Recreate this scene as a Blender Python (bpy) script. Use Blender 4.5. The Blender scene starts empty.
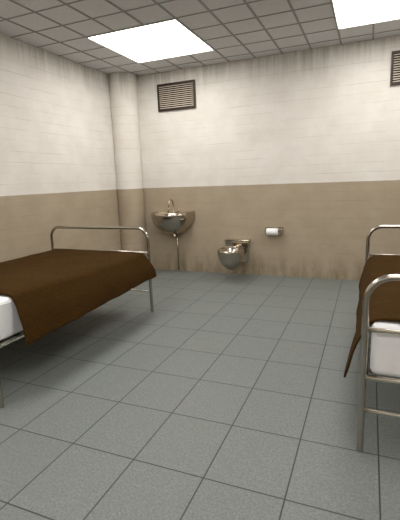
import bpy, bmesh, math, random
from mathutils import Vector, Matrix, noise
random.seed(7)
S = bpy.context.scene
COL = S.collection

# ------------------------------------------------------------------ camera
F, PITCH, YAW, ROLL = 403.3, 0.1937, -0.3986, -0.0378
fwd = Vector((math.sin(YAW) * math.cos(PITCH), math.cos(YAW) * math.cos(PITCH), -math.sin(PITCH)))
rt = Vector((math.cos(YAW), -math.sin(YAW), 0))
up = rt.cross(fwd)
r_ = rt * math.cos(ROLL) + up * math.sin(ROLL)
u_ = -rt * math.sin(ROLL) + up * math.cos(ROLL)
cam_d = bpy.data.cameras.new('camera')
cam_d.sensor_fit = 'HORIZONTAL'
cam_d.sensor_width = 36
cam_d.lens = 36 * F / 400
cam_d.clip_start = 0.02
cam = bpy.data.objects.new('camera', cam_d)
COL.objects.link(cam)
M4 = Matrix((r_, u_, -fwd)).transposed().to_4x4()
M4.translation = Vector((0, 0, 1.4396))
cam.matrix_world = M4
S.camera = cam

# ------------------------------------------------------------------ world and exposure
w = bpy.data.worlds.new('world')
S.world = w
w.use_nodes = True
w.node_tree.nodes['Background'].inputs[0].default_value = (0.9, 0.95, 1, 1)
w.node_tree.nodes['Background'].inputs[1].default_value = 0.0
S.view_settings.view_transform = 'Standard'
S.view_settings.look = 'None'
S.view_settings.gamma = 1
S.view_settings.exposure = 0.0
S.view_settings.use_curve_mapping = False
PANEL_STRENGTH = 8.8
PANEL_COLOR = (1.0, 0.975, 0.945)

# ------------------------------------------------------------------ dimensions
XL, XR, YB, YF, H, BAND = -3.737, 1.47, 5.858, -2.2, 3.079, 1.3536
CX0, CY0, CW, CD = -1.897, 5.249, 0.3733, 0.3825      # ceiling grid origin and pitch
FX0, FY0, FW, FD = -0.7004, 2.986, 0.4, 0.4616        # floor tile grid

# ------------------------------------------------------------------ material helpers
def s2l(c):
    return tuple(((v / 255) / 12.92 if v / 255 <= 0.04045 else ((v / 255 + 0.055) / 1.055) ** 2.4) for v in c) + (1,)

class NT:
    def __init__(s, name):
        s.m = bpy.data.materials.new(name)
        s.m.use_nodes = True
        s.t = s.m.node_tree
        s.b = s.t.nodes['Principled BSDF']
    def n(s, typ, **kw):
        nd = s.t.nodes.new(typ)
        for k, v in kw.items():
            setattr(nd, k, v)
        return nd
    def set(s, sock, v):
        if hasattr(v, 'links') or isinstance(v, bpy.types.NodeSocket):
            s.t.links.new(v, sock)
        else:
            sock.default_value = v
    def math(s, op, a, b=0.0, c=0.0, clamp=False):
        nd = s.n('ShaderNodeMath', operation=op, use_clamp=clamp)
        s.set(nd.inputs[0], a); s.set(nd.inputs[1], b); s.set(nd.inputs[2], c)
        return nd.outputs[0]
    def mix(s, f, a, b, blend='MIX'):
        nd = s.n('ShaderNodeMix', data_type='RGBA', blend_type=blend)
        s.set(nd.inputs[0], f); s.set(nd.inputs[6], a); s.set(nd.inputs[7], b)
        return nd.outputs[2]
    def ramp(s, v, lo, hi, a=0.0, b=1.0):
        nd = s.n('ShaderNodeMapRange')
        nd.clamp = True
        s.set(nd.inputs[0], v)
        nd.inputs[1].default_value = lo; nd.inputs[2].default_value = hi
        nd.inputs[3].default_value = a; nd.inputs[4].default_value = b
        return nd.outputs[0]
    def mapped(s, vec, scale=(1, 1, 1), loc=(0, 0, 0)):
        nd = s.n('ShaderNodeMapping')
        s.set(nd.inputs[0], vec)
        nd.inputs['Location'].default_value = loc
        nd.inputs['Scale'].default_value = scale
        return nd.outputs[0]
    def noise(s, vec, scale, detail=3, rough=0.5):
        nd = s.n('ShaderNodeTexNoise')
        s.set(nd.inputs['Vector'], vec)
        nd.inputs['Scale'].default_value = scale
        nd.inputs['Detail'].default_value = detail
        nd.inputs['Roughness'].default_value = rough
        return nd.outputs['Fac']
    def bump(s, h, strength=0.3, dist=0.01):
        nd = s.n('ShaderNodeBump')
        nd.inputs['Strength'].default_value = strength
        nd.inputs['Distance'].default_value = dist
        s.set(nd.inputs['Height'], h)
        s.set(s.b.inputs['Normal'], nd.outputs[0])
    def brick(s, vec, w_, h_, mortar, smooth=0.3, offset=0.5):
        nd = s.n('ShaderNodeTexBrick')
        nd.offset = offset
        nd.squash = 1
        s.set(nd.inputs['Vector'], vec)
        nd.inputs['Scale'].default_value = 1
        nd.inputs['Mortar Size'].default_value = mortar
        nd.inputs['Mortar Smooth'].default_value = smooth
        nd.inputs['Brick Width'].default_value = w_
        nd.inputs['Row Height'].default_value = h_
        nd.inputs['Color1'].default_value = (0.0, 0.0, 0.0, 1)
        nd.inputs['Color2'].default_value = (1, 1, 1, 1)
        return nd

def plain(name, rgb, rough=0.6, metal=0.0):
    k = NT(name)
    k.b.inputs['Base Color'].default_value = s2l(rgb)
    k.b.inputs['Roughness'].default_value = rough
    k.b.inputs['Metallic'].default_value = metal
    return k

# painted block wall, two colours of paint, UVs are metres (u along the wall, v height)
def wall_material():
    k = NT('painted_block_wall')
    uv = k.n('ShaderNodeUVMap').outputs[0]
    sep = k.n('ShaderNodeSeparateXYZ'); k.set(sep.inputs[0], uv)
    U, V = sep.outputs[0], sep.outputs[1]
    wob = k.math('MULTIPLY', k.math('SUBTRACT', k.noise(uv, 1.3, 2), 0.5), 0.02)
    comb = k.n('ShaderNodeCombineXYZ')
    k.set(comb.inputs[0], U); k.set(comb.inputs[1], k.math('ADD', V, wob))
    rows = k.brick(comb.outputs[0], 90.0, 0.123, 0.0032, 0.6).outputs['Fac']
    heads = k.brick(comb.outputs[0], 0.40, 0.123, 0.0032, 0.6).outputs['Fac']
    mortar = k.math('ADD', k.math('MULTIPLY', rows, 0.8), k.math('MULTIPLY', heads, 0.2))
    # the paint bridges most joints: they show only here and there, mostly the bed joints
    patch = k.ramp(k.noise(k.mapped(uv, (1.3, 9, 1)), 1.7, 3, 0.6), 0.42, 0.66)
    mort = k.math('MULTIPLY', mortar, k.math('ADD', 0.12, k.math('MULTIPLY', patch, 0.88)))
    vn = k.noise(uv, 3.1, 5, 0.6)
    upper = k.mix(k.ramp(vn, 0.3, 0.75), s2l((233, 229, 222)), s2l((221, 215, 206)))
    lower = k.mix(k.ramp(vn, 0.3, 0.75), s2l((178, 164, 142)), s2l((167, 152, 130)))
    isup = k.math('GREATER_THAN', k.math('ADD', V, k.math('MULTIPLY', k.math('SUBTRACT', k.noise(uv, 30, 2), 0.5), 0.004)), BAND)
    base = k.mix(isup, lower, upper)
    base = k.mix(k.math('MULTIPLY', mort, 0.40), base, s2l((110, 98, 82)))
    # thin horizontal scuffs
    sc = k.ramp(k.noise(k.mapped(uv, (2.2, 46, 1)), 1.0, 4, 0.65), 0.60, 0.80)
    base = k.mix(k.math('MULTIPLY', sc, 0.16), base, s2l((128, 112, 94)))
    # water streaks running down from the ceiling
    strk = k.noise(k.mapped(uv, (19, 0.9, 1)), 1.0, 5, 0.68)
    reach = k.noise(k.mapped(uv, (3.0, 0.1, 1)), 1.0, 3, 0.6)
    top = k.math('SUBTRACT', V, k.math('SUBTRACT', H - 0.05, k.math('MULTIPLY', reach, 0.62)))
    topm = k.ramp(top, 0.0, 0.34)
    streak = k.math('MULTIPLY', topm, k.ramp(strk, 0.36, 0.66, 0.18, 1.0))
    base = k.mix(k.math('MULTIPLY', streak, 0.55), base, s2l((128, 124, 114)))
    # grime rising from the floor
    g1 = k.noise(k.mapped(uv, (7, 1.6, 1)), 1.0, 5, 0.65)
    g2 = k.noise(k.mapped(uv, (1.7, 0.2, 1), (4.3, 0, 0)), 1.0, 3, 0.6)
    low = k.ramp(k.math('SUBTRACT', V, k.math('MULTIPLY', g2, 0.5)), -0.25, 0.12, 1.0, 0.0)
    grime = k.math('MULTIPLY', low, k.ramp(g1, 0.42, 0.64, 0.12, 1.0))
    base = k.mix(k.math('MULTIPLY', grime, 0.7), base, s2l((100, 82, 50)))
    k.set(k.b.inputs['Base Color'], base)
    k.b.inputs['Roughness'].default_value = 0.62
    k.b.inputs['Specular IOR Level'].default_value = 0.3
    h = k.math('SUBTRACT', k.math('MULTIPLY', k.noise(uv, 22, 4), 0.35), mort)
    k.bump(h, 0.35, 0.006)
    return k.m

def floor_material():
    k = NT('grey_floor_tile')
    pos = k.n('ShaderNodeTexCoord').outputs['Object']
    br = k.brick(k.mapped(pos, loc=(-FX0 + 20 * FW, -FY0 + 20 * FD, 0)), FW, FD, 0.0042, 0.25, 0.0)
    mortar = br.outputs['Fac']
    tone = k.n('ShaderNodeSeparateColor'); k.set(tone.inputs[0], br.outputs['Color'])
    sp = k.noise(pos, 75, 4, 0.75)
    sp2 = k.noise(pos, 14, 5, 0.7)
    big = k.noise(pos, 1.2, 3, 0.5)
    c = k.mix(k.ramp(sp, 0.33, 0.68), s2l((101, 107, 106)), s2l((139, 144, 142)))
    c = k.mix(k.ramp(sp2, 0.35, 0.7, 0.0, 0.38), c, s2l((115, 118, 112)))
    c = k.mix(k.ramp(big, 0.3, 0.7, 0.0, 0.16), c, s2l((120, 118, 104)))
    c = k.mix(k.math('MULTIPLY', tone.outputs[0], 0.10), c, s2l((100, 104, 101)))
    c = k.mix(mortar, c, s2l((62, 65, 64)))
    k.set(k.b.inputs['Base Color'], c)
    k.set(k.b.inputs['Roughness'], k.math('ADD', 0.42, k.math('MULTIPLY', sp2, 0.2)))
    k.b.inputs['Specular IOR Level'].default_value = 0.35
    k.bump(k.math('SUBTRACT', k.math('MULTIPLY', sp, 0.1), mortar), 0.4, 0.003)
    return k.m

def ceiling_material():
    k = NT('acoustic_ceiling_tile')
    pos = k.n('ShaderNodeTexCoord').outputs['Object']
    sp = k.noise(pos, 60, 4, 0.7)
    c = k.mix(k.ramp(sp, 0.35, 0.65), s2l((200, 199, 200)), s2l((215, 214, 215)))
    c = k.mix(k.ramp(k.noise(pos, 2.0, 3), 0.3, 0.7, 0, 0.3), c, s2l((196, 195, 195)))
    k.set(k.b.inputs['Base Color'], c)
    k.b.inputs['Roughness'].default_value = 0.9
    k.b.inputs['Specular IOR Level'].default_value = 0.1
    k.bump(sp, 0.3, 0.004)
    return k.m

def blanket_material():
    k = NT('brown_wool')
    pos = k.n('ShaderNodeTexCoord').outputs['Object']
    fz = k.noise(pos, 48, 4, 0.7)
    big = k.noise(pos, 6, 4, 0.6)
    c = k.mix(k.ramp(fz, 0.3, 0.7), s2l((45, 30, 8)), s2l((70, 46, 13)))
    c = k.mix(k.ramp(big, 0.35, 0.7, 0, 0.45), c, s2l((46, 34, 11)))
    k.set(k.b.inputs['Base Color'], c)
    k.b.inputs['Roughness'].default_value = 0.95
    k.b.inputs['Specular IOR Level'].default_value = 0.08
    k.b.inputs['Sheen Weight'].default_value = 0.06
    k.b.inputs['Sheen Roughness'].default_value = 0.5
    k.b.inputs['Sheen Tint'].default_value = s2l((150, 105, 50))
    k.bump(k.math('ADD', fz, k.math('MULTIPLY', big, 2.0)), 0.6, 0.006)
    return k.m

def steel(name, rgb, rough, bumpy=0.0, nscale=8):
    k = plain(name, rgb, rough, 1.0)
    pos = k.n('ShaderNodeTexCoord').outputs['Object']
    k.set(k.b.inputs['Roughness'], k.ramp(k.noise(pos, 3, 2), 0.3, 0.7, rough * 0.9, rough * 1.15))
    if bumpy:
        k.bump(k.noise(pos, nscale, 2), bumpy, 0.01)
    return k.m

def mattress_material():
    k = NT('white_mattress_ticking')
    pos = k.n('ShaderNodeTexCoord').outputs['Object']
    nz = k.noise(pos, 9, 5, 0.7)
    c = k.mix(k.ramp(nz, 0.4, 0.75), s2l((247, 247, 249)), s2l((236, 236, 238)))
    c = k.mix(k.ramp(k.noise(pos, 26, 4), 0.66, 0.8, 0, 0.15), c, s2l((150, 148, 146)))
    k.set(k.b.inputs['Base Color'], c)
    k.b.inputs['Roughness'].default_value = 0.85
    k.bump(nz, 0.25, 0.01)
    return k.m

MW, MF, MC, MB_ = wall_material(), floor_material(), ceiling_material(), blanket_material()
MM = mattress_material()
M_GRID = plain('ceiling_grid_metal', (142, 140, 137), 0.6).m
M_FRAME = plain('light_frame_metal', (205, 203, 196), 0.5).m
M_BEDSTEEL = steel('brushed_bed_steel', (180, 175, 166), 0.2)
M_BAR = steel('polished_crossbar_steel', (222, 216, 204), 0.24)
M_CHROME = steel('polished_stainless_steel', (186, 177, 164), 0.07, 0.10, 7)
M_PLATE = steel('satin_stainless_steel', (198, 186, 168), 0.18, 0.05, 7)
M_VENTF = plain('bronze_vent_frame', (58, 48, 40), 0.45, 0.5).m
M_VENTS = plain('pale_vent_slat', (222, 210, 194), 0.5, 0.0).m
M_DARK = plain('dark_duct', (26, 22, 19), 0.9).m
M_PAPER = plain('white_toilet_paper', (250, 250, 249), 0.95).m
M_CARD = plain('grey_cardboard', (150, 130, 105), 0.9).m
M_DECK = steel('woven_wire_deck', (90, 88, 84), 0.5)
k = NT('light_diffuser')
k.b.inputs['Base Color'].default_value = (0.8, 0.8, 0.8, 1)
k.b.inputs['Emission Color'].default_value = (*PANEL_COLOR, 1)
k.b.inputs['Emission Strength'].default_value = PANEL_STRENGTH
M_LIGHT = k.m

# ------------------------------------------------------------------ mesh helpers
def obj(name, bm, mat, parent=None, smooth=False, loc=None):
    me = bpy.data.meshes.new(name)
    bmesh.ops.recalc_face_normals(bm, faces=bm.faces) if name != 'blanket' else None
    bm.to_mesh(me)
    bm.free()
    for m in (mat if isinstance(mat, (list, tuple)) else [mat]):
        me.materials.append(m)
    if smooth:
        for p in me.polygons:
            p.use_smooth = len(p.vertices) == 4
    o = bpy.data.objects.new(name, me)
    COL.objects.link(o)
    if loc is not None:
        o.location = loc
    if parent is not None:
        o.parent = parent
    return o

def box(bm, lo, hi, bevel=0.0, seg=2):
    vs = [bm.verts.new((x, y, z)) for x in (lo[0], hi[0]) for y in (lo[1], hi[1]) for z in (lo[2], hi[2])]
    idx = [(0, 1, 3, 2), (4, 6, 7, 5), (0, 4, 5, 1), (2, 3, 7, 6), (0, 2, 6, 4), (1, 5, 7, 3)]
    fs = [bm.faces.new([vs[i] for i in f]) for f in idx]
    if bevel:
        es = list({e for f in fs for e in f.edges})
        bmesh.ops.bevel(bm, geom=es, offset=bevel, segments=seg, profile=0.5, affect='EDGES')
    return bm

def tube(bm, pts, rad, seg=14, caps=True):
    pts = [Vector(p) for p in pts]
    n = len(pts)
    rads = rad if isinstance(rad, (list, tuple)) else [rad] * n
    tans = []
    for i in range(n):
        a = pts[max(i - 1, 0)]; b = pts[min(i + 1, n - 1)]
        tans.append((b - a).normalized())
    ref = Vector((0, 0, 1)) if abs(tans[0].z) < 0.9 else Vector((0, 1, 0))
    nrm = (ref - tans[0] * ref.dot(tans[0])).normalized()
    rings = []
    for i in range(n):
        nrm = (nrm - tans[i] * nrm.dot(tans[i])).normalized()
        bn = tans[i].cross(nrm)
        rings.append([bm.verts.new(pts[i] + (nrm * math.cos(2 * math.pi * j / seg) + bn * math.sin(2 * math.pi * j / seg)) * rads[i]) for j in range(seg)])
    for i in range(n - 1):
        for j in range(seg):
            bm.faces.new((rings[i][j], rings[i][(j + 1) % seg], rings[i + 1][(j + 1) % seg], rings[i + 1][j]))
    if caps:
        bm.faces.new(rings[0][::-1]); bm.faces.new(rings[-1])
    return bm

def lathe(bm, prof, origin=(0, 0, 0), axis='z', seg=28):
    rings = []
    o = Vector(origin)
    for r, h in prof:
        ring = []
        for j in range(seg):
            a = 2 * math.pi * j / seg
            c, s = math.cos(a) * r, math.sin(a) * r
            v = {'z': (c, s, h), 'y': (c, h, s), 'x': (h, c, s)}[axis]
            ring.append(bm.verts.new(o + Vector(v)))
        rings.append(ring)
    for i in range(len(rings) - 1):
        for j in range(seg):
            bm.faces.new((rings[i][j], rings[i][(j + 1) % seg], rings[i + 1][(j + 1) % seg], rings[i + 1][j]))
    bm.faces.new(rings[0]); bm.faces.new(rings[-1])
    bmesh.ops.recalc_face_normals(bm, faces=bm.faces)
    return bm

def arc(c, r, a0, a1, n, plane='xz'):
    out = []
    for i in range(n + 1):
        a = a0 + (a1 - a0) * i / n
        p, q = math.cos(a) * r, math.sin(a) * r
        out.append(Vector(c) + (Vector((p, 0, q)) if plane == 'xz' else Vector((0, p, q))))
    return out

def thing(name, label, cat, loc, group=None):
    o = bpy.data.objects.new(name, None)
    COL.objects.link(o)
    o.location = loc
    o.empty_display_size = 0.1
    o['label'] = label; o['category'] = cat
    if group:
        o['group'] = group
    return o

def copy_tree(o, parent=None):
    c = o.copy()
    COL.objects.link(c)
    if parent is not None:
        c.parent = parent
    for ch in list(o.children):
        copy_tree(ch, c)
    return c

def struct(name, bm, mat, smooth=False):
    o = obj(name, bm, mat, None, smooth)
    o['kind'] = 'structure'
    return o

# ------------------------------------------------------------------ room shell
def wall(name, a, b, outward, u0=0.0):
    """Wall with thickness; a, b = inner face end points on the floor."""
    bm = bmesh.new()
    uvl = bm.loops.layers.uv.new('UVMap')
    a, b, out = Vector((*a, 0)), Vector((*b, 0)), Vector((*outward, 0)) * 0.12
    hgt = Vector((0, 0, H + 0.1))
    L = (b - a).length
    P = [a, b, b + hgt, a + hgt]
    inner = [bm.verts.new(p) for p in P]
    outer = [bm.verts.new(p + out) for p in P]
    quads = [inner, outer[::-1]] + [[inner[(i + 1) % 4], inner[i], outer[i], outer[(i + 1) % 4]] for i in range(4)]
    d = (b - a).normalized()
    for q in quads:
        f = bm.faces.new(q)
        for l in f.loops:
            l[uvl].uv = (u0 + (l.vert.co - a).dot(d), l.vert.co.z)
    bmesh.ops.recalc_face_normals(bm, faces=bm.faces)
    return struct(name, bm, MW)

T = 0.12
wall('wall_back', (XL - T, YB), (XR + T, YB), (0, 1), 3.0)
wall('wall_left', (XL, YF), (XL, YB), (-1, 0), 20.0)
wall('wall_right', (XR, YF), (XR, YB), (1, 0), 40.0)
wall('wall_front', (XL - T, YF), (XR + T, YF), (0, -1), 60.0)
struct('floor', box(bmesh.new(), (XL - T, YF - T, -0.1), (XR + T, YB + T, 0)), MF)

# round pillar boxed into the corner
bm = bmesh.new()
uvl = bm.loops.layers.uv.new('UVMap')
pc, pr = Vector((XL + 0.145, YB - 0.145, 0)), 0.215
N = 48
ring0 = [bm.verts.new(pc + Vector((math.cos(2 * math.pi * i / N) * pr, math.sin(2 * math.pi * i / N) * pr, 0))) for i in range(N)]
ring1 = [bm.verts.new(v.co + Vector((0, 0, H + 0.02))) for v in ring0]
for i in range(N):
    f = bm.faces.new((ring0[i], ring0[(i + 1) % N], ring1[(i + 1) % N], ring1[i]))
    for l, (uu, vv) in zip(f.loops, ((i, 0), (i + 1, 0), (i + 1, 1), (i, 1))):
        l[uvl].uv = (80 + uu * 2 * math.pi * pr / N, vv * (H + 0.02))
struct('wall_corner', bm, MW, True)

# ceiling: slab of tiles with openings where the light panels sit
lights = []
for jx in range(2):
    for jy in range(3):
        x0 = CX0 - 3 * CW + jx * 7 * CW
        y1 = CY0 - jy * 7 * CD
        lights.append((x0, x0 + 3 * CW, max(y1 - 3 * CD, YF + 0.03), y1))
xs = sorted({XL - T, XR + T} | {v for l in lights for v in l[:2]})
ys = sorted({YF - T, YB + T} | {v for l in lights for v in l[2:]})
bm = bmesh.new()
for i in range(len(xs) - 1):
    for j in range(len(ys) - 1):
        cx, cy = (xs[i] + xs[i + 1]) / 2, (ys[j] + ys[j + 1]) / 2
        if any(l[0] < cx < l[1] and l[2] < cy < l[3] for l in lights):
            continue
        box(bm, (xs[i], ys[j], H), (xs[i + 1], ys[j + 1], H + 0.1))
struct('ceiling', bm, MC)
struct('trim_1', box(bmesh.new(), (XL - T, YF - T, H + 0.1), (XR + T, YB + T, H + 0.14)), MC)

# exposed tee bars of the ceiling, interrupted by the light panels
bm = bmesh.new()
def inlight_x(x, y):
    return any(l[0] - 1e-3 < x < l[1] + 1e-3 and l[2] < y < l[3] for l in lights)
nx0 = math.ceil((XL - CX0) / CW); nx1 = math.floor((XR - CX0) / CW)
for i in range(nx0, nx1 + 1):
    x = CX0 + i * CW
    cuts = sorted([YF, YB] + [v for l in lights if l[0] + 1e-3 < x < l[1] - 1e-3 for v in l[2:]])
    for a, b in zip(cuts[::2], cuts[1::2]):
        box(bm, (x - 0.011, a, H - 0.006), (x + 0.011, b, H + 0.002))
ny0 = math.ceil((YF - CY0) / CD); ny1 = math.floor((YB - CY0) / CD)
for j in range(ny0, ny1 + 1):
    y = CY0 + j * CD
    cuts = sorted([XL, XR] + [v for l in lights if l[2] + 1e-3 < y < l[3] - 1e-3 for v in l[:2]])
    for a, b in zip(cuts[::2], cuts[1::2]):
        box(bm, (a, y - 0.008, H - 0.005), (b, y + 0.008, H + 0.002))
struct('trim_2', bm, M_GRID)

# ------------------------------------------------------------------ ceiling lights
LL = ['large square white ceiling light panel at left, whole in view above the sink corner',
      'square white ceiling light panel over the left bed, nearer the camera',
      'square white ceiling light panel at the left rear of the room, behind the camera',
      'large white ceiling light panel at right, cut off by the top of the picture',
      'square white ceiling light panel over the aisle beside the right bed, nearer the camera',
      'square white ceiling light panel at the right rear of the room, behind the camera']
for (x0, x1, y0, y1), lab in zip(lights, LL):
    cx, cy = (x0 + x1) / 2, (y0 + y1) / 2
    t = thing('ceiling_light', lab, 'ceiling light', (cx, cy, H), 'square ceiling light panels')
    hx, hy = (x1 - x0) / 2, (y1 - y0) / 2
    bm = bmesh.new()
    fw = 0.012
    box(bm, (-hx, -hy, -0.012), (-hx + fw, hy, 0.03)); box(bm, (hx - fw, -hy, -0.012), (hx, hy, 0.03))
    box(bm, (-hx + fw, -hy, -0.012), (hx - fw, -hy + fw, 0.03)); box(bm, (-hx + fw, hy - fw, -0.012), (hx - fw, hy, 0.03))
    obj('frame', bm, M_FRAME, t)
    obj('diffuser', box(bmesh.new(), (-hx + fw, -hy + fw, -0.004), (hx - fw, hy - fw, 0.028)), M_LIGHT, t)

# ------------------------------------------------------------------ wall vents
def vent(cx, cz, lab):
    t = thing('wall_vent', lab, 'vent', (cx, YB, cz), 'louvred vents high on the back wall')
    W2, H2, fw = 0.314, 0.197, 0.029
    obj('backing', box(bmesh.new(), (-W2 + 0.004, -0.006, -H2 + 0.004), (W2 - 0.004, 0.0, H2 - 0.004)), M_DARK, t)
    bm = bmesh.new()
    for lo, hi in (((-W2, -0.032, -H2), (W2, 0, -H2 + fw)), ((-W2, -0.032, H2 - fw), (W2, 0, H2)),
                   ((-W2, -0.032, -H2 + fw), (-W2 + fw, 0, H2 - fw)), ((W2 - fw, -0.032, -H2 + fw), (W2, 0, H2 - fw))):
        box(bm, lo, hi, 0.003, 1)
    obj('frame', bm, M_VENTF, t)
    n = 12
    for i in range(n):
        z = -H2 + fw + (i + 0.5) * (2 * H2 - 2 * fw) / n
        b = bmesh.new()
        a = (-W2 + fw, 0)
        vs = []
        for x in (-W2 + fw, W2 - fw):
            for y, dz in ((-0.026, -0.007), (-0.010, 0.006), (-0.0112, 0.0075), (-0.0272, -0.0055)):
                vs.append(b.verts.new((x, y, z + dz)))
        for q in ((0, 1, 5, 4), (1, 2, 6, 5), (2, 3, 7, 6), (3, 0, 4, 7), (3, 2, 1, 0), (4, 5, 6, 7)):
            b.faces.new([vs[q_] for q_ in q])
        bmesh.ops.recalc_face_normals(b, faces=b.faces)
        obj('slat', b, M_VENTS, t)
vent(-2.748, 2.706, 'louvred wall vent with a dark bronze frame above the steel sink')
vent(0.50, 2.706, 'louvred bronze-framed wall vent cut off by the right edge above the right bed')

# ------------------------------------------------------------------ steel sink
def half_bowl(bm, hw, dp, ht, expo=2.2, inner=0.0, nu=40, nv=16, zt=0.0, pw=2.0):
    """half bowl against y = 0 opening upwards; returns rows of verts from rim to bottom"""
    rows = []
    for j in range(nv + 1):
        q = j / nv
        ang = q * math.pi / 2
        rad = math.cos(ang) ** (2 / pw)
        z = zt - ht * math.sin(ang) ** (2 / pw)
        row = []
        for i in range(nu + 1):
            a = math.pi * i / nu
            ca, sa = math.cos(a), math.sin(a)
            x = math.copysign(abs(ca) ** (2 / expo), ca) * hw * rad
            y = -(abs(sa) ** (2 / expo)) * dp * rad
            row.append(bm.verts.new((x, y, z)))
        rows.append(row)
    for j in range(nv):
        for i in range(nu):
            bm.faces.new((rows[j][i], rows[j][i + 1], rows[j + 1][i + 1], rows[j + 1][i]))
    return rows

t = thing('wall_sink', 'half-round polished steel sink hung on the back wall left of the toilet', 'sink', (-2.87, YB, 0.965))
bm = bmesh.new()
out = half_bowl(bm, 0.355, 0.44, 0.362, 2.25, pw=2.1)
# rim then inner basin
inn = []
for j in range(17):
    q = j / 16
    rad = math.cos(q * math.pi / 2 * 0.9)
    z = 0.0 - 0.15 * math.sin(q * math.pi / 2)
    row = []
    for i in range(41):
        a = math.pi * i / 40
        ca, sa = math.cos(a), math.sin(a)
        x = math.copysign(abs(ca) ** (2 / 2.25), ca) * 0.32 * rad
        y = -0.012 - (abs(sa) ** (2 / 2.25)) * 0.395 * rad
        if i in (0, 40):
            y = -0.10
        else:
            y = min(y, -0.10)
        row.append(bm.verts.new((x, y, z)))
    inn.append(row)
for i in range(40):
    bm.faces.new((out[0][i + 1], out[0][i], inn[0][i], inn[0][i + 1]))
for j in range(16):
    for i in range(40):
        bm.faces.new((inn[j][i + 1], inn[j][i], inn[j + 1][i], inn[j + 1][i + 1]))
bm.faces.new([inn[-1][i] for i in range(41)])
# deck at the back, closed to the wall
bm.faces.new([out[0][0], out[0][40], inn[0][40], inn[0][0]])
bm.faces.new([inn[j][0] for j in range(17)] + [inn[j][40] for j in range(16, -1, -1)])
bmesh.ops.remove_doubles(bm, verts=bm.verts, dist=1e-5)
bmesh.ops.recalc_face_normals(bm, faces=bm.faces)
obj('basin', bm, M_CHROME, t, True)
bm = bmesh.new()
rim = []
for i in range(41):
    a = math.pi * i / 40
    ca, sa = math.cos(a), math.sin(a)
    rim.append((math.copysign(abs(ca) ** (2 / 2.25), ca) * 0.338, -0.006 - (sa ** (2 / 2.25) if sa > 0 else 0) * 0.418, 0.004))
tube(bm, rim, 0.011, 8)
obj('rim', bm, M_PLATE, t, True)
obj('splash_ledge', box(bmesh.new(), (-0.335, -0.105, -0.012), (0.335, 0, 0.010), 0.004), M_PLATE, t)
bm = bmesh.new()
path = [Vector((0, -0.06, 0.008)), Vector((0, -0.06, 0.13))] + arc((0, -0.13, 0.13), 0.07, 0, math.pi, 12, 'yz')[1:] + [Vector((0, -0.20, 0.075))]
tube(bm, path, 0.012, 12)
lathe(bm, [(0.02, 0.008), (0.02, 0.016), (0.012, 0.03)], (0, -0.06, 0), 'z', 16)
fauc = obj('faucet', bm, M_CHROME, t, True)
for sx in (-1, 1):
    bm = bmesh.new()
    lathe(bm, [(0.013, 0.008), (0.013, 0.035), (0.019, 0.038), (0.019, 0.052), (0.012, 0.058)], (sx * 0.09, -0.06, 0), 'z', 16)
    obj('tap_knob', bm, M_CHROME, t, True)
bm = bmesh.new()
lathe(bm, [(0.022, -0.40), (0.026, -0.385), (0.026, -0.345), (0.016, -0.335), (0.016, -0.29)], (0.06, -0.18, 0), 'z', 18)
tube(bm, [(0.06, -0.18, -0.37), (0.045, -0.10, -0.37), (0.03, -0.025, -0.37)], 0.009, 10)
obj('drain_trap', bm, M_CHROME, t, True)
bm = bmesh.new()
tube(bm, [(0.03, -0.025, -0.26), (0.03, -0.025, -0.96)], 0.0125, 12)
obj('drain_pipe', bm, M_PLATE, t, True)
bm = bmesh.new()
lathe(bm, [(0.030, -0.965), (0.030, -0.952), (0.018, -0.935)], (0.03, -0.025, 0), 'z', 18)
obj('pipe_flange', bm, M_CHROME, t, True)

# ------------------------------------------------------------------ steel toilet
t = thing('wall_toilet', 'small polished steel toilet bowl hung low on the back wall', 'toilet', (-1.81, YB, 0.0))
bm = bmesh.new()
# wall bracket: box that narrows downwards, with a shelf top
sec = [(0.185, -0.115, 0.535), (0.185, -0.115, 0.505), (0.165, -0.085, 0.40), (0.155, -0.06, 0.28), (0.145, -0.05, 0.20)]
prev = None
for hx, y, z in sec:
    ring = [bm.verts.new((-hx, 0, z)), bm.verts.new((hx, 0, z)), bm.verts.new((hx, y, z)), bm.verts.new((-hx, y, z))]
    if prev:
        for i in range(4):
            bm.faces.new((prev[i], prev[(i + 1) % 4], ring[(i + 1) % 4], ring[i]))
    else:
        bm.faces.new(ring)
    prev = ring
bm.faces.new(prev[::-1])
bmesh.ops.recalc_face_normals(bm, faces=bm.faces)
bmesh.ops.bevel(bm, geom=list(bm.edges), offset=0.008, segments=2, profile=0.5, affect='EDGES')
obj('wall_bracket', bm, M_PLATE, t)
obj('top_ledge', box(bmesh.new(), (-0.19, -0.125, 0.526), (0.19, 0, 0.550), 0.004), M_CHROME, t)

def bowl_ring(cy, rx, ry, z, n=40, tip=0.0):
    out = []
    for i in range(n):
        a = 2 * math.pi * i / n
        out.append((math.cos(a) * rx, cy + math.sin(a) * ry, z))
    return out
prof = []
for j in range(15):
    q = j / 14 * math.pi / 2
    kx = math.cos(q) ** 1.05
    prof.append((-0.405 + 0.03 * (1 - kx), max(0.19 * kx, 0.006), max(0.245 * kx, 0.008), 0.44 - 0.29 * math.sin(q) ** 1.15))
bm = bmesh.new()
rings = [[bm.verts.new(p) for p in bowl_ring(*pr_)] for pr_ in prof[::-1]]
for cy, rx, ry, z in ((-0.405, 0.188, 0.243, 0.452), (-0.405, 0.150, 0.205, 0.452), (-0.405, 0.138, 0.19, 0.435), (-0.40, 0.10, 0.14, 0.35), (-0.40, 0.05, 0.07, 0.29)):
    rings.append([bm.verts.new(p) for p in bowl_ring(cy, rx, ry, z)])
for a, b in zip(rings[:-1], rings[1:]):
    for i in range(40):
        bm.faces.new((a[i], a[(i + 1) % 40], b[(i + 1) % 40], b[i]))
bm.faces.new(rings[0]); bm.faces.new(rings[-1])
bmesh.ops.recalc_face_normals(bm, faces=bm.faces)
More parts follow.
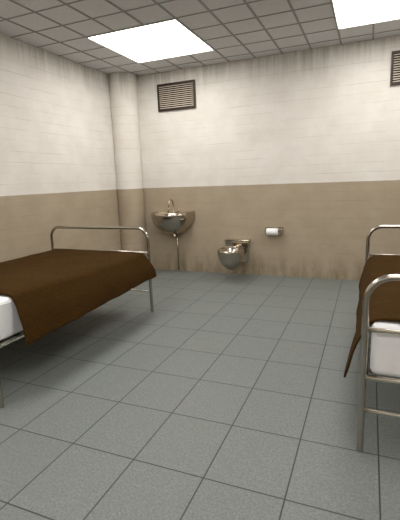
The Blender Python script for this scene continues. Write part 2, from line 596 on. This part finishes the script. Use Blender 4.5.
obj('bowl', bm, M_CHROME, t, True)
bm = bmesh.new()
tube(bm, [(-0.0, -0.22, 0.36), (0, -0.05, 0.36)], [0.09, 0.09], 20)
obj('outlet_neck', bm, M_PLATE, t, True)
bm = bmesh.new()
for s in range(1):
    pts = bowl_ring(-0.405, 0.170, 0.224, 0.453, 44)
    pts = pts + pts[:1]
    tube(bm, pts, 0.010, 8, False)
obj('seat_rim', bm, M_CHROME, t, True)
bm = bmesh.new()
lathe(bm, [(0.026, -0.118), (0.026, -0.130), (0.018, -0.136)], (0.06, 0, 0.465), 'y', 20)
obj('flush_button', bm, M_CHROME, t, True)

# ------------------------------------------------------------------ toilet paper holder and roll
t = thing('toilet_paper_holder', 'small steel toilet roll bracket on the back wall, right of the toilet', 'toilet paper holder', (-1.262, YB, 0.672))
bm = bmesh.new()
box(bm, (-0.125, -0.008, -0.045), (0.125, 0, 0.060), 0.003, 1)
obj('back_plate', bm, M_PLATE, t)
obj('hood', box(bmesh.new(), (-0.125, -0.045, 0.056), (0.125, -0.006, 0.063), 0.003, 1), M_CHROME, t)
for x in (-0.125, 0.083):
    hi = x + (0.008 if x < 0 else 0.042)
    obj('side_bracket', box(bmesh.new(), (x, -0.085, -0.038), (hi, -0.006, 0.040), 0.005, 2), M_PLATE, t)
bm = bmesh.new()
tube(bm, [(-0.118, -0.062, 0.0), (0.09, -0.062, 0.0)], 0.008, 10)
obj('spindle', bm, M_CHROME, t, True)
bm = bmesh.new()
seg = 36
prof = [(0.0205, -0.086), (0.049, -0.086), (0.051, -0.083), (0.051, 0.083), (0.049, 0.086), (0.0205, 0.086)]
rings = []
for rr, x in prof:
    rings.append([bm.verts.new((x, math.cos(2 * math.pi * j / seg) * rr, math.sin(2 * math.pi * j / seg) * rr)) for j in range(seg)])
for i in range(len(rings)):
    a, b = rings[i], rings[(i + 1) % len(rings)]
    for j in range(seg):
        bm.faces.new((a[j], a[(j + 1) % seg], b[(j + 1) % seg], b[j]))
bmesh.ops.recalc_face_normals(bm, faces=bm.faces)
ro = obj('toilet_paper_roll', bm, M_PAPER, None, True, (-1.280, YB - 0.062, 0.672))
ro['label'] = 'white toilet paper roll in the steel holder on the back wall'
ro['category'] = 'toilet paper'
bm = bmesh.new()
tube(bm, [(-0.087, 0, 0), (0.087, 0, 0)], 0.0205, 20, False)
bmesh.ops.solidify(bm, geom=list(bm.faces), thickness=0.0015)
obj('cardboard_core', bm, M_CARD, ro, True)

# ------------------------------------------------------------------ beds
BW, BL = 1.345, 2.07     # between post centres
R = 0.0172
def dip(y):
    q = min(max((y - 0.25) / 0.9, 0), 1)
    return 0.034 * q * q * (3 - 2 * q)

def make_bed(label, loc, near_edge_soft=0.0):
    t = thing('bed', label, 'bed', loc, 'steel hoop-ended beds')
    def half_hoop_top(y):
        r = 0.125
        zt = 0.955
        p = [Vector((0, y, 0.42)), Vector((0, y, 0.7)), Vector((0, y, zt - r))]
        p += arc((r, y, zt - r), r, math.pi, math.pi / 2, 8)[1:]
        p += arc((BW - r, y, zt - r), r, math.pi / 2, 0, 8)
        p += [Vector((BW, y, 0.7)), Vector((BW, y, 0.42))]
        return p
    for y, nm in ((0, 'foot_end_hoop'), (BL, 'head_end_hoop')):
        hoop = obj(nm, tube(bmesh.new(), half_hoop_top(y), R, 16, False), M_BEDSTEEL, t, True)
        for z, rr in ((0.683, 0.0115), (0.425, 0.0145), (0.24, 0.0105)):
            obj('crossbar', tube(bmesh.new(), [(0.012, y, z), (BW - 0.012, y, z)], rr, 12), M_BAR, t, True)
        for x in (0, BW):
            bm = tube(bmesh.new(), [(x, y, 0.0), (x, y, 0.21), (x, y, 0.42)], R, 16, False)
            leg = obj('leg', bm, M_BEDSTEEL, t, True)
    for x in (0.015, BW - 0.015):
        obj('side_rail', box(bmesh.new(), (x - 0.013, 0.01, 0.398), (x + 0.013, BL - 0.01, 0.419), 0.004), M_BAR, t)
    bm = bmesh.new()
    for i in range(14):
        y = 0.1 + i * (BL - 0.2) / 13
        box(bm, (0.03, y - 0.02, 0.414), (BW - 0.03, y + 0.02, 0.422))
    obj('slat_deck', bm, M_DECK, t)
    # mattress: rounded, slightly sagging slab
    bm = bmesh.new()
    x0, x1, y0, y1, z0, z1 = 0.032, BW - 0.032, 0.030, BL - 0.032, 0.424, 0.702
    box(bm, (x0, y0, z0), (x1, y1, z1))
    bmesh.ops.bevel(bm, geom=list(bm.edges), offset=0.032, segments=4, profile=0.5, affect='EDGES')
    bmesh.ops.subdivide_edges(bm, edges=[e for e in bm.edges if e.calc_length() > 0.2], cuts=12, use_grid_fill=True)
    for v in bm.verts:
        n = noise.noise(v.co * 5.0) * 0.006
        if v.co.z > 0.60:
            v.co.z += n - dip(v.co.y)
        if v.co.z < z0: v.co.z = z0
    m = obj('mattress', bm, MM, t, True)
    bm = bmesh.new()
    loop = []
    def rr(x, y):
        loop.append(Vector((x, y, z1 - 0.030 - dip(y))))
    c = 0.032
    for (cx, cy, a0) in ((x1 - c, y1 - c, 0), (x0 + c, y1 - c, 90), (x0 + c, y0 + c, 180), (x1 - c, y0 + c, 270)):
        for k_ in range(5):
            a = math.radians(a0 + k_ * 22.5)
            rr(cx + math.cos(a) * (c + 0.001), cy + math.sin(a) * (c + 0.001))
    loop.append(loop[0])
    tube(bm, loop, 0.004, 6, False)
    obj('piping', bm, MM, m, True)
    return t

BED_L = (-2.22 - BW, 1.75, 0)
BED_R = (0.008, 2.07, 0)
b1 = make_bed('steel-framed bed at the left against the left wall, its near end out of frame', BED_L)
b2 = copy_tree(b1)
b2.location = BED_R
b2['label'] = 'steel-framed bed at the right, cut off by the right edge, white mattress end showing'

def flare(v):
    q = min(max(1 - v / 0.2, 0), 1)
    return q * q * (3 - 2 * q)

# blanket: swept over the mattress; profile runs across the bed from hem to hem
def make_blanket(label, bed, y0, y1, hemL, hemR, seed, zcap=0.0):
    bx, by = bed[0], bed[1]
    n, m = 90, 110
    # key profile points in bed x, z
    def profile(v):
        L, Rr = hemL(v), hemR(v)
        zt = 0.716 
        pts = [Vector((L[0], L[1])), Vector((L[0] * 0.55 + 0.0, (L[1] + 0.655) / 2 + 0.02)), Vector((0.005, 0.655)), Vector((0.035, 0.700)), Vector((0.09, zt)), Vector((0.3, zt + 0.006)),
               Vector((BW / 2, zt + 0.008)), Vector((BW - 0.3, zt + 0.006)), Vector((BW - 0.09, zt)), Vector((BW - 0.035, 0.700)), Vector((BW - 0.005, 0.655)),
               Vector((BW + (Rr[0] - BW) * 0.55, (Rr[1] + 0.655) / 2 + 0.02)), Vector((Rr[0], Rr[1]))]
        return pts
    def sample(pts, u):
        # Catmull-Rom by chord length
        ds = [0]
        for a, b in zip(pts[:-1], pts[1:]):
            ds.append(ds[-1] + (b - a).length)
        s = u * ds[-1]
        i = 0
        while i < len(pts) - 2 and ds[i + 1] < s:
            i += 1
        f = (s - ds[i]) / (ds[i + 1] - ds[i])
        p0 = pts[max(i - 1, 0)]; p1 = pts[i]; p2 = pts[i + 1]; p3 = pts[min(i + 2, len(pts) - 1)]
        d1 = (ds[i + 1] - ds[i])
        m1 = (p2 - p0) / max(ds[min(i + 1, len(ds) - 1)] - ds[max(i - 1, 0)], 1e-6) * d1
        m2 = (p3 - p1) / max(ds[min(i + 2, len(ds) - 1)] - ds[i], 1e-6) * d1
        f2, f3 = f * f, f * f * f
        return p1 * (2 * f3 - 3 * f2 + 1) + m1 * (f3 - 2 * f2 + f) + p2 * (-2 * f3 + 3 * f2) + m2 * (f3 - f2)
    bm = bmesh.new()
    grid = []
    for j in range(m + 1):
        v = j / m
        pts = profile(v)
        row = []
        for i in range(n + 1):
            u = i / n
            p = sample(pts, u)
            y = y0(u) + (y1(u) - y0(u)) * v
            top = min(max((p.y - 0.5) / 0.2, 0), 1)
            p = Vector((p.x, p.y - dip(y) * top))
            q = Vector((p.x * 3 + seed, y * 3, p.y * 3))
            hang = max(0.0, (0.66 - p.y) / 0.3)
            side = 1 if p.x > BW / 2 else -1
            x = p.x + side * hang * (0.008 * math.sin(y * 9 + seed) + 0.016 * noise.noise(q * 1.5))
            z = p.y + 0.010 * max(0, noise.noise(q * 1.1)) * (1 - min(hang, 1)) + hang * 0.012 * noise.noise(q * 2.3)
            y += 0.012 * noise.noise(Vector((p.x * 7, seed, p.y * 7))) * (1 if v in (0, 1) else abs(2 * v - 1))
            row.append(bm.verts.new((x, y, z)))
        grid.append(row)
    for j in range(m):
        for i in range(n):
            bm.faces.new((grid[j][i], grid[j][i + 1], grid[j + 1][i + 1], grid[j + 1][i]))
    bmesh.ops.recalc_face_normals(bm, faces=bm.faces)
    if bm.faces[len(bm.faces) // 2 + n // 2].normal.z < 0:
        bmesh.ops.reverse_faces(bm, faces=bm.faces)
    o = obj('blanket', bm, MB_, None, True, (bx, by, 0))
    md = o.modifiers.new('thickness', 'SOLIDIFY')
    md.thickness = 0.009
    md.offset = 1
    o['label'] = label; o['category'] = 'blanket'; o['group'] = 'brown wool blankets on the beds'
    return o

make_blanket('brown wool blanket spread over the left bed, its side hanging to a slanted hem', BED_L,
             lambda u: 0.21 - 0.05 * max(0, u - 0.86) / 0.14,
             lambda u: 2.025 - 0.005 * u,
             lambda v: (-0.10, 0.44), lambda v: (BW + 0.115 - 0.015 * v, 0.385 + 0.05 * v), 1.7)
make_blanket('brown wool blanket spread over the right bed, one corner hanging beside the steel end post', BED_R,
             lambda u: 0.06 + 0.03 * max(0, 0.12 - u) / 0.12,
             lambda u: 2.02,
             lambda v: (-0.046 - 0.046 * flare(v), 0.455 - 0.098 * flare(v)), lambda v: (BW + 0.075, 0.42), 5.2)
